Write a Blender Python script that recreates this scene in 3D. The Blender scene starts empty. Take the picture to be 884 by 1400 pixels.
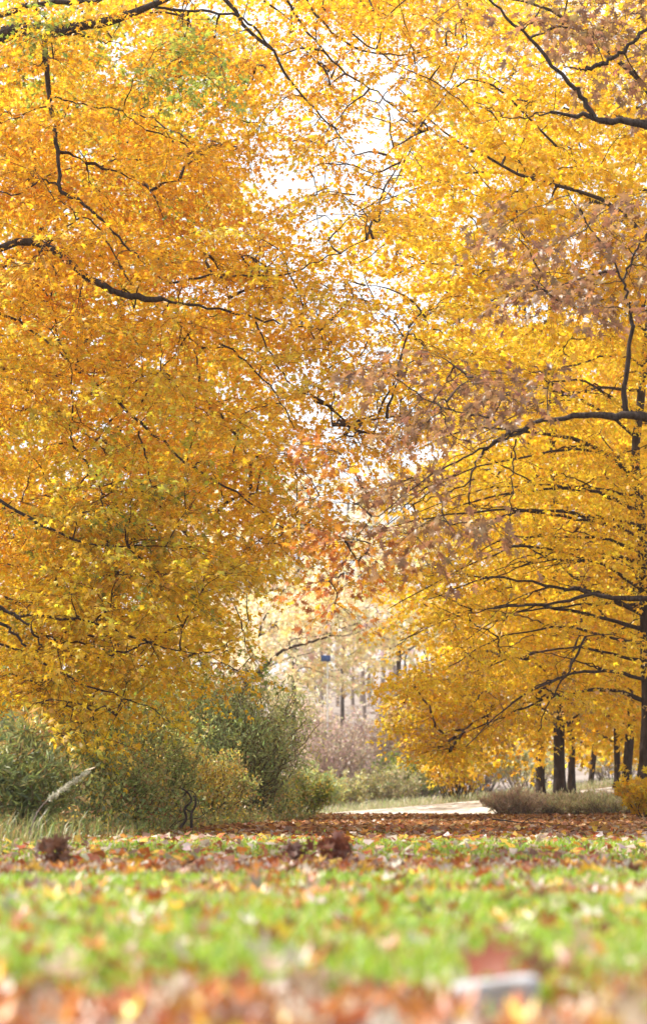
import bpy, math
import numpy as np
from mathutils import Vector

R = np.random.default_rng(7)
sc = bpy.context.scene
COL = sc.collection

# ------------------------------------------------------------------ camera
CAM_H = 0.5
FPX = 2722.0                                   # focal length in pixels of the 884x1400 photograph
PITCH = math.atan((1085 - 700) / FPX)
cam = bpy.data.cameras.new('camera')
cam.sensor_fit = 'VERTICAL'
cam.sensor_height = 36.0
cam.sensor_width = 24.0
cam.lens = 36.0 * FPX / 1400.0
cam.clip_start = 0.1
cam.clip_end = 3000
cam.dof.use_dof = True
cam.dof.focus_distance = 28.0
cam.dof.aperture_fstop = 1.7
cam.dof.aperture_blades = 0
camo = bpy.data.objects.new('camera', cam)
camo.location = (0, 0, CAM_H)
camo.rotation_euler = (math.pi / 2 + PITCH, 0, 0)
COL.objects.link(camo)
sc.camera = camo

# ------------------------------------------------------------------ light
SUN_EL, SUN_AZ = math.radians(54), math.radians(-76)      # azimuth from +Y (view direction) towards +X
w = bpy.data.worlds.new('World'); sc.world = w; w.use_nodes = True
nt = w.node_tree; nt.nodes.clear()
sky = nt.nodes.new('ShaderNodeTexSky'); sky.sky_type = 'NISHITA'; sky.sun_disc = False
sky.sun_elevation = SUN_EL; sky.sun_rotation = SUN_AZ
sky.air_density = 1.0; sky.dust_density = 7.0; sky.ozone_density = 1.0
bg = nt.nodes.new('ShaderNodeBackground'); bg.inputs['Strength'].default_value = 0.15
wo = nt.nodes.new('ShaderNodeOutputWorld')
# thin bright cloud veil over the blue
tcw = nt.nodes.new('ShaderNodeTexCoord'); cn = nt.nodes.new('ShaderNodeTexNoise'); cn.inputs['Scale'].default_value = 2.2; cn.inputs['Detail'].default_value = 6
cm = nt.nodes.new('ShaderNodeMapRange'); cm.inputs[1].default_value = .3; cm.inputs[2].default_value = .6; cm.inputs[3].default_value = .6; cm.inputs[4].default_value = 1.0
cx = nt.nodes.new('ShaderNodeMix'); cx.data_type = 'RGBA'; cx.inputs['B'].default_value = (3.9, 4.0, 4.15, 1)
nt.links.new(tcw.outputs['Generated'], cn.inputs['Vector']); nt.links.new(cn.outputs['Fac'], cm.inputs[0]); nt.links.new(cm.outputs[0], cx.inputs['Factor'])
nt.links.new(sky.outputs[0], cx.inputs['A']); nt.links.new(cx.outputs['Result'], bg.inputs[0]); nt.links.new(bg.outputs[0], wo.inputs[0])
sun = bpy.data.lights.new('sun', 'SUN'); sun.energy = 3.8; sun.angle = math.radians(0.5); sun.color = (1.0, 0.94, 0.84)
suno = bpy.data.objects.new('sun', sun); COL.objects.link(suno)
sdir = Vector((math.sin(SUN_AZ) * math.cos(SUN_EL), math.cos(SUN_AZ) * math.cos(SUN_EL), math.sin(SUN_EL)))
suno.rotation_euler = sdir.to_track_quat('Z', 'Y').to_euler()
suno.location = (20, 30, 60)
vs = sc.view_settings
vs.view_transform = 'Standard'; vs.look = 'None'; vs.exposure = 1.3; vs.gamma = 1.0; vs.use_curve_mapping = False
sc.cycles.use_denoising = True
sc.cycles.max_bounces = 8; sc.cycles.diffuse_bounces = 3; sc.cycles.transmission_bounces = 6
sc.cycles.transparent_max_bounces = 4
sc.cycles.sample_clamp_indirect = 6.0

HAZE = .00042

# ------------------------------------------------------------------ projection helpers
cp, sp = math.cos(PITCH), math.sin(PITCH)
def at(px, py, D):
    """world point D metres in front of the camera seen at photo pixel (px, py); works on arrays"""
    px = np.asarray(px, float); py = np.asarray(py, float); D = np.asarray(D, float)
    x = (px - 442) / FPX; u = (700 - py) / FPX
    dy = cp - u * sp; dz = sp + u * cp
    return np.stack(np.broadcast_arrays(x / dy * D, D, CAM_H + dz / dy * D), -1)
def proj(P):
    x, y, z = P[..., 0], P[..., 1], P[..., 2] - CAM_H
    f = y * cp + z * sp; u = -y * sp + z * cp
    f = np.maximum(f, 0.01)
    return 442 + FPX * x / f, 700 - FPX * u / f
def smooth(a, b, t):
    t = np.clip((t - a) / (b - a), 0, 1); return t * t * (3 - 2 * t)
_K = R.normal(size=(8, 3)); _PH = R.uniform(0, 6.28, 8)
def noise(P, s=1.0, o=0.0):
    """smooth noise, about -1..1"""
    P = np.asarray(P, float) * s + o
    return np.sum([np.sin(P @ (_K[i] * (1 + .35 * i)) + _PH[i]) / (1 + .25 * i) for i in range(8)], 0) / 2.6
def norm(v): return v / np.maximum(np.linalg.norm(v, axis=-1, keepdims=True), 1e-9)

# ------------------------------------------------------------------ object helpers
def tag(o, label=None, cat=None, group=None, kind=None):
    if label: o['label'] = label
    if cat: o['category'] = cat
    if group: o['group'] = group
    if kind: o['kind'] = kind
    return o
def empty(name, loc, **k):
    o = bpy.data.objects.new(name, None); o.location = loc; o.empty_display_size = .3
    COL.objects.link(o); return tag(o, **k)
def raw_mesh(name, V, F, col=None, mat=None, smooth_=False):
    """V (n,3), F (m,k) with constant k"""
    V = np.ascontiguousarray(V, np.float32); F = np.ascontiguousarray(F, np.int32)
    me = bpy.data.meshes.new(name)
    n, m, k = len(V), len(F), F.shape[1]
    me.vertices.add(n); me.vertices.foreach_set('co', V.ravel())
    me.loops.add(m * k); me.loops.foreach_set('vertex_index', F.ravel())
    me.polygons.add(m); me.polygons.foreach_set('loop_start', np.arange(0, m * k, k, dtype=np.int32))
    if smooth_: me.polygons.foreach_set('use_smooth', np.ones(m, bool))
    if col is not None:
        a = me.attributes.new('tint', 'FLOAT_COLOR', 'POINT')
        c = np.ones((n, 4), np.float32); c[:, :3] = col
        a.data.foreach_set('color', c.ravel())
    me.update(calc_edges=True)
    if mat: me.materials.append(mat)
    return me
def mobj(name, me, parent=None, **k):
    o = bpy.data.objects.new(name, me); COL.objects.link(o)
    if parent is not None:
        o.parent = parent
        o.matrix_parent_inverse.identity()
        o.location = -Vector(parent.location)             # meshes are written in world coordinates
    return tag(o, **k)

# ------------------------------------------------------------------ materials
def mat(name):
    m = bpy.data.materials.new(name); m.use_nodes = True
    t = m.node_tree; t.nodes.clear(); return m, t
def N(t, typ, **k):
    n = t.nodes.new(typ)
    for a, b in k.items(): setattr(n, a, b)
    return n
def leaf_material(name, trans=.5, gain=1.15, gloss=.04):
    """thin leaf: the tint of each leaf, reflected and let through, with blotches and a faint sheen"""
    m, t = mat(name); L = t.links.new
    at_ = N(t, 'ShaderNodeAttribute', attribute_name='tint')
    tc = N(t, 'ShaderNodeNewGeometry')
    nz = N(t, 'ShaderNodeTexNoise'); nz.inputs['Scale'].default_value = 45; nz.inputs['Detail'].default_value = 2
    L(tc.outputs['Position'], nz.inputs['Vector'])
    mr = N(t, 'ShaderNodeMapRange'); mr.inputs[1].default_value = .3; mr.inputs[2].default_value = .7
    mr.inputs[3].default_value = .78; mr.inputs[4].default_value = 1.15
    L(nz.outputs['Fac'], mr.inputs[0])
    mu = N(t, 'ShaderNodeVectorMath', operation='SCALE'); L(at_.outputs['Color'], mu.inputs[0]); L(mr.outputs[0], mu.inputs['Scale'])
    d = N(t, 'ShaderNodeBsdfDiffuse'); L(mu.outputs[0], d.inputs[0])
    g2 = N(t, 'ShaderNodeVectorMath', operation='SCALE'); g2.inputs['Scale'].default_value = gain; L(mu.outputs[0], g2.inputs[0])
    tr = N(t, 'ShaderNodeBsdfTranslucent'); L(g2.outputs[0], tr.inputs[0])
    mx = N(t, 'ShaderNodeMixShader'); mx.inputs[0].default_value = trans
    L(d.outputs[0], mx.inputs[1]); L(tr.outputs[0], mx.inputs[2])
    gl = N(t, 'ShaderNodeBsdfGlossy'); gl.inputs['Roughness'].default_value = .42
    m2 = N(t, 'ShaderNodeMixShader'); m2.inputs[0].default_value = gloss
    L(mx.outputs[0], m2.inputs[1]); L(gl.outputs[0], m2.inputs[2])
    o = N(t, 'ShaderNodeOutputMaterial'); L(m2.outputs[0], o.inputs[0]); return m
def rough_material(name, c0, c1, scale=6, rough=.9, bump=.4, stretch=(1, 1, 1), c2=None, scale2=1.0, dist=.02):
    m, t = mat(name); L = t.links.new
    g = N(t, 'ShaderNodeNewGeometry'); mp = N(t, 'ShaderNodeMapping'); mp.inputs['Scale'].default_value = stretch
    L(g.outputs['Position'], mp.inputs[0])
    nz = N(t, 'ShaderNodeTexNoise'); nz.inputs['Scale'].default_value = scale; nz.inputs['Detail'].default_value = 6; nz.inputs['Roughness'].default_value = .65
    L(mp.outputs[0], nz.inputs['Vector'])
    r = N(t, 'ShaderNodeValToRGB'); r.color_ramp.elements[0].position = .33; r.color_ramp.elements[1].position = .68
    r.color_ramp.elements[0].color = (*c0, 1); r.color_ramp.elements[1].color = (*c1, 1)
    L(nz.outputs['Fac'], r.inputs[0]); out = r.outputs[0]
    if c2 is not None:
        n2 = N(t, 'ShaderNodeTexNoise'); n2.inputs['Scale'].default_value = scale2; n2.inputs['Detail'].default_value = 4
        L(mp.outputs[0], n2.inputs['Vector'])
        r2 = N(t, 'ShaderNodeValToRGB'); r2.color_ramp.elements[0].position = .45; r2.color_ramp.elements[1].position = .6
        L(n2.outputs['Fac'], r2.inputs[0])
        mx = N(t, 'ShaderNodeMix', data_type='RGBA'); L(r2.outputs[0], mx.inputs['Factor']); L(out, mx.inputs['A'])
        mx.inputs['B'].default_value = (*c2, 1); out = mx.outputs['Result']
    b = N(t, 'ShaderNodeBsdfPrincipled'); b.inputs['Roughness'].default_value = rough
    b.inputs['Specular IOR Level'].default_value = .2
    L(out, b.inputs['Base Color'])
    bu = N(t, 'ShaderNodeBump'); bu.inputs['Strength'].default_value = bump; bu.inputs['Distance'].default_value = dist
    L(nz.outputs['Fac'], bu.inputs['Height']); L(bu.outputs[0], b.inputs['Normal'])
    o = N(t, 'ShaderNodeOutputMaterial'); L(b.outputs[0], o.inputs[0]); return m

M_LEAF = leaf_material('autumn_leaf', .55, 1.2)
M_GREEN = leaf_material('green_leaf', .45, 1.25)
M_DRY = leaf_material('dry_leaf', .28, 1.1, .05)
M_GRASS = leaf_material('grass_blade', .45, 1.3, .05)
M_BARK = rough_material('dark_bark', (.022, .015, .012), (.085, .062, .052), 6, .95, 1.0, (4, 4, .7), dist=.03)
M_BARK_PALE = rough_material('weathered_bark', (.05, .038, .034), (.15, .12, .105), 4, .95, .8, (4, 4, .6), dist=.03)
M_TWIG = rough_material('twig_bark', (.03, .018, .012), (.075, .045, .03), 20, .9, .2)
M_TWIG_MID = rough_material('olive_twig', (.09, .07, .035), (.19, .15, .075), 14, .9, .2)
M_TWIG_PALE = rough_material('pale_twig', (.16, .12, .10), (.34, .27, .24), 12, .9, .2)

# ------------------------------------------------------------------ leaf templates (x across, y towards the tip, z up)
def tmpl(v, f): return np.array(v, float), np.array(f)
MAPLE = tmpl([(0, 0, 0), (.40, .04, -.10), (.17, .22, .02), (.52, .60, -.10), (.15, .55, .02), (0, 1.02, -.14),
              (-.15, .55, .02), (-.52, .60, -.10), (-.17, .22, .02), (-.40, .04, -.10)],
             [(0, 1, 2), (0, 2, 8), (8, 9, 0), (2, 3, 4), (2, 4, 6), (2, 6, 8), (8, 6, 7), (4, 5, 6)])
OAK = tmpl([(0, 0, 0), (.20, .12, -.05), (.10, .24, .02), (.42, .42, -.12), (.13, .46, .02), (.44, .72, -.13), (.12, .70, .0), (0, 1.1, -.15),
            (-.12, .70, .0), (-.44, .72, -.13), (-.13, .46, .02), (-.42, .42, -.12), (-.10, .24, .02), (-.20, .12, -.05)],
           [(0, 1, 2), (0, 2, 12), (0, 12, 13), (2, 3, 4), (2, 4, 10), (2, 10, 12), (12, 10, 11), (4, 5, 6), (4, 6, 8), (4, 8, 10), (10, 8, 9), (6, 7, 8)])
LOBE3 = tmpl([(0, 0, 0), (.50, .42, -.10), (.15, .50, .03), (0, 1, -.12), (-.15, .50, .03), (-.50, .42, -.10)],
             [(0, 1, 2), (0, 2, 4), (0, 4, 5), (2, 3, 4)])
OVAL = tmpl([(0, 0, 0), (.24, .45, .04), (0, 1, -.06), (-.24, .45, .04)], [(0, 1, 2), (0, 2, 3)])
NARROW = tmpl([(0, 0, 0), (.10, .45, .02), (0, 1, -.08), (-.10, .45, .02)], [(0, 1, 2), (0, 2, 3)])
CURL = tmpl([(0, 0, .0), (.40, .04, .22), (.17, .22, .06), (.50, .60, .30), (.15, .55, .06), (0, 1.0, .26),
             (-.15, .55, .06), (-.46, .60, .34), (-.17, .22, .06), (-.36, .04, .26)], MAPLE[1])

MAPLE6 = tmpl([(0, 0, 0), (.40, .04, -.10), (.17, .22, .02), (.52, .60, -.10), (0, 1.02, -.14), (-.52, .60, -.10), (-.17, .22, .02), (-.40, .04, -.10)],
              [(0, 1, 2), (0, 2, 6), (0, 6, 7), (2, 3, 4), (2, 4, 6), (6, 4, 5)])
KITE = tmpl([(0, .1, 0), (.42, .34, -.06), (0, 1, -.10), (-.42, .34, -.06)], [(0, 1, 2), (0, 2, 3)])
def leaf_arrays(pos, axis, nrm, size, col, T):
    tv, tf = T
    a = norm(axis); n = norm(nrm - a * np.sum(nrm * a, -1, keepdims=True)); x = np.cross(a, n)
    s = size[:, None, None]
    V = pos[:, None, :] + s * (tv[None, :, 0, None] * x[:, None, :] + tv[None, :, 1, None] * a[:, None, :] + tv[None, :, 2, None] * n[:, None, :])
    k = len(tv)
    F = tf[None] + (np.arange(len(pos)) * k)[:, None, None]
    return V.reshape(-1, 3), F.reshape(-1, 3), np.repeat(col, k, 0)
def leaves_mesh(name, pos, axis, nrm, size, col, T, m):
    V, F, C = leaf_arrays(pos, axis, nrm, size, col, T)
    return raw_mesh(name, V, F, C, m)
def tubes(P, rad, sides=4, ref=None):
    """P (n,k,3) centre lines, rad (n,k): one array of verts and quads"""
    n, k, _ = P.shape
    T = np.gradient(P, axis=1); T = norm(T)
    mean = norm(P[:, -1] - P[:, 0] + 1e-6)
    r = np.where(np.abs(mean[:, 2:3]) > .8, np.array([[1., .2, 0]]), np.array([[.1, .1, 1.]]))
    u = norm(np.cross(T, r[:, None, :])); v = np.cross(T, u)
    an = np.arange(sides) * 2 * np.pi / sides
    ring = u[:, :, None, :] * np.cos(an)[None, None, :, None] + v[:, :, None, :] * np.sin(an)[None, None, :, None]
    V = P[:, :, None, :] + ring * rad[:, :, None, None]
    i = np.arange(k - 1)[:, None]; j = np.arange(sides)[None]
    q = np.stack([i * sides + j, i * sides + (j + 1) % sides, (i + 1) * sides + (j + 1) % sides, (i + 1) * sides + j], -1).reshape(-1, 4)
    F = q[None] + (np.arange(n) * k * sides)[:, None, None]
    return V.reshape(-1, 3), F.reshape(-1, 4)
def tubes_mesh(name, P, rad, m, sides=4):
    V, F = tubes(P, rad, sides); return raw_mesh(name, V, F, None, m, True)
def resample(pts, k, wob=0.0):
    """smooth curve through the points, k samples, with a little natural wander"""
    pts = np.asarray(pts, float)
    if len(pts) == 2: pts = np.array([pts[0], (pts[0] + pts[1]) / 2, pts[1]])
    p = np.vstack([2 * pts[0] - pts[1], pts, 2 * pts[-1] - pts[-2]])
    out = []; m = len(pts) - 1
    for t in np.linspace(0, m - 1e-6, k):
        i = int(t); f = t - i; a, b, c, d = p[i:i + 4]
        out.append(.5 * (2 * b + (c - a) * f + (2 * a - 5 * b + 4 * c - d) * f * f + (3 * b - a - 3 * c + d) * f ** 3))
    out = np.array(out)
    if wob: 
        s = np.linspace(0, 1, k)[:, None]
        out = out + wob * np.sin(np.pi * np.clip(s * 1.1, 0, 1)) * np.stack([noise(out, 2.3, 3), noise(out, 2.3, 9), noise(out, 2.3, 17)], -1)
    return out
def rand_dir(n): return norm(R.normal(size=(n, 3)))

# sky openings in the canopy: (px, py, rx, ry, strength); crowns thin out there
GAPS = [(505, 215, 44, 52, 1.0), (520, 150, 26, 24, .8), (498, 95, 30, 42, .85), (392, 243, 42, 34, 1.0), (460, 292, 34, 26, .9), (548, 262, 34, 34, .85),
        (440, 150, 30, 26, .8), (335, 265, 22, 18, .75), (540, 110, 38, 30, .85), (575, 80, 34, 22, .75), (455, 40, 34, 30, .7), (610, 150, 22, 16, .5),
        (600, 490, 20, 26, .7), (560, 440, 42, 20, .75), (500, 480, 22, 34, .75), (605, 455, 20, 20, .6), (420, 505, 26, 26, .7),
        (455, 590, 20, 18, .8), (380, 210, 26, 20, .6), (520, 610, 24, 16, .45), (430, 330, 18, 16, .6), (590, 560, 20, 14, .4),
        (655, 85, 18, 14, .55), (725, 70, 16, 14, .5), (520, 340, 22, 20, .55), (475, 395, 22, 18, .5)]
def survive(P, soft=1.0):
    px, py = proj(P); wv = noise(P, 1.7, 5.0) * .35 + noise(P, 4.1, 2.0) * .25
    s = np.ones(len(P))
    for gx, gy, rx, ry, st in GAPS:
        d = np.sqrt(((px - gx) / (rx * .9)) ** 2 + ((py - gy) / (ry * .9)) ** 2) + 1.7 * wv
        s *= 1 - .9 * st * (1 - smooth(.55, 1.0, d))
    return s

# ------------------------------------------------------------------ ground
def ground_z(x, y):
    x = np.asarray(x, float); y = np.asarray(y, float)
    P = np.stack(np.broadcast_arrays(x, y, 0 * x), -1)
    z = .022 * noise(P, .9) + .012 * noise(P, 2.7)
    z = z * smooth(2, 6, np.abs(y) + 2)
    bank = smooth(44, 53, y)
    xs = np.clip(x, -6, 12)
    z = z - .10 * bank
    z = z + smooth(0, 1, (y - 53) / 8.) * (.44 + (xs - 5.5) * .085)
    z = z + np.maximum(y - 80, 0) * .105 * smooth(80, 100, y) * (1 - smooth(170, 420, y) * .5)
    z = z + smooth(6, 14, np.abs(x)) * .25 * smooth(14, 30, y) + noise(P, .06) * 1.2 * smooth(75, 130, y)
    return z
ys = np.concatenate([np.linspace(-6, 3, 10), np.linspace(3.3, 30, 110), np.linspace(30.6, 80, 90), np.geomspace(82, 900, 50)])
xs_ = np.concatenate([-np.geomspace(12, 500, 26)[::-1], np.linspace(-11.6, 11.6, 78), np.geomspace(12, 500, 26)])
gx, gy = np.meshgrid(xs_, ys)
gv = np.stack([gx, gy, ground_z(gx, gy)], -1).reshape(-1, 3)
nx, ny = len(xs_), len(ys)
ii, jj = np.meshgrid(np.arange(nx - 1), np.arange(ny - 1))
b0 = (jj * nx + ii).ravel()
gf = np.stack([b0, b0 + 1, b0 + nx + 1, b0 + nx], -1)
def grass_amount(x, y):
    """how grassy the lawn is at (x, y), 0..1"""
    P = np.stack([x * .55, y, 0 * x], -1)
    n = noise(P, .9, 11.) * .5 + noise(P, 2.6, 4.) * .35
    y = y + .35 * noise(P, .8, 31.) + .12 * noise(P, 3.1, 7.)
    band = smooth(4.3, 5.3, y) * (1 - smooth(8.2, 9.2, y)) * .95
    band = band + .7 * smooth(9.4, 10.2, y) * (1 - smooth(11.2, 12.2, y)) + .35 * smooth(10, 11, y) * (1 - smooth(15, 16, y))
    band = band + .8 * smooth(14.5, 16.5, y) * (1 - smooth(20, 23, y)) + .05 * smooth(22, 24, y)
    return np.clip(band + n * .85 * (band > .02), 0, 1)
def ground_material():
    m, t = mat('lawn_soil_and_leaf_litter'); L = t.links.new
    g = N(t, 'ShaderNodeNewGeometry')
    def ramp(src, els):
        r = N(t, 'ShaderNodeValToRGB'); e = r.color_ramp.elements
        while len(e) < len(els): e.new(.5)
        for k, (p, c) in enumerate(els): e[k].position = p; e[k].color = (*c, 1)
        L(src, r.inputs[0]); return r.outputs[0]
    v = N(t, 'ShaderNodeTexVoronoi'); v.inputs['Scale'].default_value = 11; L(g.outputs['Position'], v.inputs['Vector'])
    sep = N(t, 'ShaderNodeSeparateColor'); L(v.outputs['Color'], sep.inputs[0])
    lit = ramp(sep.outputs[0], [(0, (.06, .028, .014)), (.3, (.13, .055, .022)), (.55, (.22, .095, .032)), (.8, (.30, .17, .06)), (1, (.36, .25, .13))])
    nz = N(t, 'ShaderNodeTexNoise'); nz.inputs['Scale'].default_value = 3.2; nz.inputs['Detail'].default_value = 6; L(g.outputs['Position'], nz.inputs['Vector'])
    soil = ramp(nz.outputs['Fac'], [(.3, (.035, .028, .012)), (.7, (.10, .085, .035))])
    at_ = N(t, 'ShaderNodeAttribute', attribute_name='tint')
    sc_ = N(t, 'ShaderNodeSeparateColor'); L(at_.outputs['Color'], sc_.inputs[0])
    mx = N(t, 'ShaderNodeMix', data_type='RGBA'); L(sc_.outputs[0], mx.inputs['Factor']); L(lit, mx.inputs['A']); L(soil, mx.inputs['B'])
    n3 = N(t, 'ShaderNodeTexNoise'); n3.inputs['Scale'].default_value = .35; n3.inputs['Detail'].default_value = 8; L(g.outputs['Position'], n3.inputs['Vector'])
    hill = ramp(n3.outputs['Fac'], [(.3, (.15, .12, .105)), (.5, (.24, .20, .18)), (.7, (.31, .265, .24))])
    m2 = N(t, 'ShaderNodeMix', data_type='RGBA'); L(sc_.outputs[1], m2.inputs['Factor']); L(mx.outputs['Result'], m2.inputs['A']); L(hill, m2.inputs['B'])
    b = N(t, 'ShaderNodeBsdfPrincipled'); b.inputs['Roughness'].default_value = .95; b.inputs['Specular IOR Level'].default_value = .1
    L(m2.outputs['Result'], b.inputs['Base Color'])
    bu = N(t, 'ShaderNodeBump'); bu.inputs['Strength'].default_value = .7; bu.inputs['Distance'].default_value = .03
    L(sep.outputs[1], bu.inputs['Height']); L(bu.outputs[0], b.inputs['Normal'])
    o = N(t, 'ShaderNodeOutputMaterial'); L(b.outputs[0], o.inputs[0]); return m
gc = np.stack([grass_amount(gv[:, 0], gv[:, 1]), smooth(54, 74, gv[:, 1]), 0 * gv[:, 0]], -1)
tag(mobj('ground', raw_mesh('ground', gv, gf, gc, ground_material(), True)), kind='structure',
    label='lawn strewn with fallen leaves, rising to a pale hillside far behind')

def strip(name, X, Yf, m, dz):
    """sheet draped on the ground; X (n,), Yf (k,n)"""
    k, n = Yf.shape
    XX = np.broadcast_to(X, (k, n))
    V = np.stack([XX, Yf, ground_z(XX, Yf) + dz], -1).reshape(-1, 3)
    i, j = np.meshgrid(np.arange(n - 1), np.arange(k - 1)); b = (j * n + i).ravel()
    return raw_mesh(name, V, np.stack([b, b + 1, b + n + 1, b + n], -1), None, m, True)
# path just in front of the camera, worn grey tarmac under the leaves
X = np.linspace(-6, 6, 90)
e = 4.42 + .05 * np.sin(X * 2.1) + .03 * np.sin(X * 7.3 + 1)
Y = np.linspace(0, 1, 12)[:, None] * (e - 1.0)[None] + 1.0
mobj('path', strip('path', X, Y, rough_material('worn_path', (.20, .19, .20), (.36, .34, .35), 30, .9, .5, c2=(.28, .24, .22), scale2=3), .02), kind='structure',
     label='pale grey path at the very front, half hidden by fallen leaves')
# road in the distance
X = np.linspace(-12, 40, 140)
near = 53.6 + 0.010 * (X - 4) ** 2 * (X > 4); far = near + 7.0
Y = near[None] + np.linspace(0, 1, 14)[:, None] * (far - near)[None]
mobj('road', strip('road', X, Y, rough_material('pale_road', (.48, .47, .46), (.62, .61, .60), 1.3, .9, .3, (1, 2.5, 1), c2=(.30, .22, .13), scale2=2.2), .03), kind='structure',
     label='pale sunlit road crossing behind the leafy crest of the lawn')

# ------------------------------------------------------------------ trees
def pick(pal, n, key=None):
    """n colours out of a palette [(weight, rgb)]; key 0..1 keeps neighbours alike"""
    wts = np.array([p[0] for p in pal], float); wts /= wts.sum(); c = np.array([p[1] for p in pal], float)
    u = R.random(n) if key is None else np.clip(key, 0, .9999)
    i = np.minimum(np.searchsorted(np.cumsum(wts), u), len(pal) - 1)
    return c[i]
def in_poly(px, py, poly):
    poly = np.asarray(poly, float); r = np.zeros(len(px), bool); j = len(poly) - 1
    for i in range(len(poly)):
        xi, yi = poly[i]; xj, yj = poly[j]
        c = ((yi > py) != (yj > py)) & (px < (xj - xi) * (py - yi) / (yj - yi + 1e-9) + xi)
        r ^= c; j = i
    return r
def sample_region(poly, D0, D1, n):
    p = np.asarray(poly, float); lo, hi = p.min(0), p.max(0); out = []
    while sum(map(len, out)) < n:
        q = R.uniform(lo, hi, (n * 2, 2)); out.append(q[in_poly(q[:, 0], q[:, 1], p)])
    q = np.concatenate(out)[:n]
    return at(q[:, 0], q[:, 1], R.uniform(D0, D1, n))

def grow(skel, tips, k=6, lift=.18, r_tip=.006, r_max=.06):
    """boughs from the skeleton to every tip, nearest first; later boughs spring from earlier ones"""
    pts = [np.asarray(s) for s in skel]; S = np.concatenate(pts); own = -np.ones(len(S), int)
    d0 = np.array([np.min(np.linalg.norm(S - t, axis=1)) for t in tips])
    order = np.argsort(d0); P = np.zeros((len(tips), k, 3)); parent = -np.ones(len(tips), int)
    for q, ti in enumerate(order):
        t = tips[ti]; d = S - t
        cost = np.linalg.norm(d, axis=1) + .5 * np.maximum(d[:, 2] - .2, 0)
        i = int(np.argmin(cost)); a = S[i]; L = np.linalg.norm(t - a)
        c = a + (t - a) * .5 + np.array([0, 0, lift * L]) + R.normal(size=3) * .07 * L
        u = np.linspace(0, 1, k)[:, None]
        P[q] = (1 - u) ** 2 * a + 2 * u * (1 - u) * c + u * u * t
        P[q, 1:-1] += R.normal(size=(k - 2, 3)) * .022 * L
        parent[q] = own[i]
        S = np.concatenate([S, P[q, 2:]]); own = np.concatenate([own, np.full(k - 2, q)])
    cnt = np.ones(len(tips))
    for q in range(len(tips) - 1, -1, -1):
        if parent[q] >= 0: cnt[parent[q]] += cnt[q]
    rb = np.minimum(r_tip * np.sqrt(cnt) * 1.3, r_max)
    rad = rb[:, None] * (1 - np.linspace(0, 1, k)[None]) ** .8 + r_tip * .5
    return P, rad
def sprays(P, per, L0, L1, droop=.25, gap=True):
    """side shoots along the boughs: origin, direction, length"""
    n, k, _ = P.shape
    T = norm(np.gradient(P, axis=1))
    O, Dv = [], []
    for s in range(per):
        t = (R.uniform(.25, .95, n) if s else np.full(n, .98)) * (k - 1)
        i = np.minimum(t.astype(int), k - 2); f = (t - i)[:, None]; r = np.arange(n)
        O.append(P[r, i] * (1 - f) + P[r, i + 1] * f)
        d = T[r, i].copy(); a = R.uniform(.5, 1.3, n) * np.where(R.random(n) < .5, -1, 1) * (s > 0)
        d = np.stack([d[:, 0] * np.cos(a) - d[:, 1] * np.sin(a), d[:, 0] * np.sin(a) + d[:, 1] * np.cos(a), d[:, 2] * .5 - droop * R.uniform(.2, 1.2, n)], -1)
        Dv.append(norm(d + R.normal(size=(n, 3)) * .15))
    O = np.concatenate(O); Dv = np.concatenate(Dv)
    if gap:
        keep = R.random(len(O)) < survive(O + Dv * .4); O, Dv = O[keep], Dv[keep]
    return O, Dv, R.uniform(L0, L1, len(O))
def shoot_lines(O, Dv, L, k=4, sag=.22):
    u = np.linspace(0, 1, k)[None, :, None]
    P = O[:, None] + Dv[:, None] * L[:, None, None] * u
    P[:, :, 2] -= (sag * L[:, None] * u[:, :, 0] ** 2)
    P[:, 1:] += R.normal(size=(len(O), k - 1, 3)) * .02 * L[:, None, None]
    return P
def shoot_leaves(P, m, width=.35, size=(.085, .13), flat=.55, thick=.06):
    """m leaves to each shoot, held in a loose, nearly level fan"""
    n, k, _ = P.shape; t = R.uniform(.08, 1.0, (n, m)) ** .85 * (k - 1)
    i = np.minimum(t.astype(int), k - 2); f = (t - i)[..., None]; r = np.arange(n)[:, None]
    base = P[r, i] * (1 - f) + P[r, i + 1] * f
    d = norm(P[:, -1] - P[:, 0]); s = norm(np.cross(d, np.array([0, 0, 1.]) + R.normal(size=(n, 3)) * .25))
    L = np.linalg.norm(P[:, -1] - P[:, 0], axis=1)
    u = R.uniform(-1, 1, (n, m)); wd = width * L[:, None] * np.sqrt(np.clip(1.15 - t / (k - 1), .05, 1))
    pos = base + s[:, None] * (u * wd)[..., None] + R.normal(size=(n, m, 3)) * thick * np.array([1, 1, .7]) * np.array([.5, .5, 1])
    pos[..., 2] -= .10 * np.abs(u) * wd
    ax = s[:, None] * u[..., None] * 1.1 + d[:, None] * .5 + R.normal(size=(n, m, 3)) * .45; ax[..., 2] -= .32
    nr = np.array([0, 0, 1.]) * flat + R.normal(size=(n, m, 3)) * .5
    sz = R.uniform(*size, (n, m)) * R.uniform(.7, 1.2, (n, m))
    return pos.reshape(-1, 3), ax.reshape(-1, 3), nr.reshape(-1, 3), sz.ravel(), np.repeat(np.arange(n), m)

def trunk_mesh(pts, r0, r1, m, k=16, sides=12, flare=.5):
    P = resample(pts, k, .03)[None]; s = np.linspace(0, 1, k)
    rad = (r0 + (r1 - r0) * s) * (1 + flare * np.exp(-s * 14)); rad = rad * (1 + .05 * np.sin(s * 23 + r0 * 99))
    return tubes_mesh('trunk', P, rad[None], m, sides), P[0]
def jit(c, n, hue=.10, val=.16):
    c = c * (1 + R.normal(size=(n, 1)) * val) * (1 + R.normal(size=(n, 3)) * np.array([.5, 1, .6]) * hue)
    return np.clip(c, .004, .9)

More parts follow.
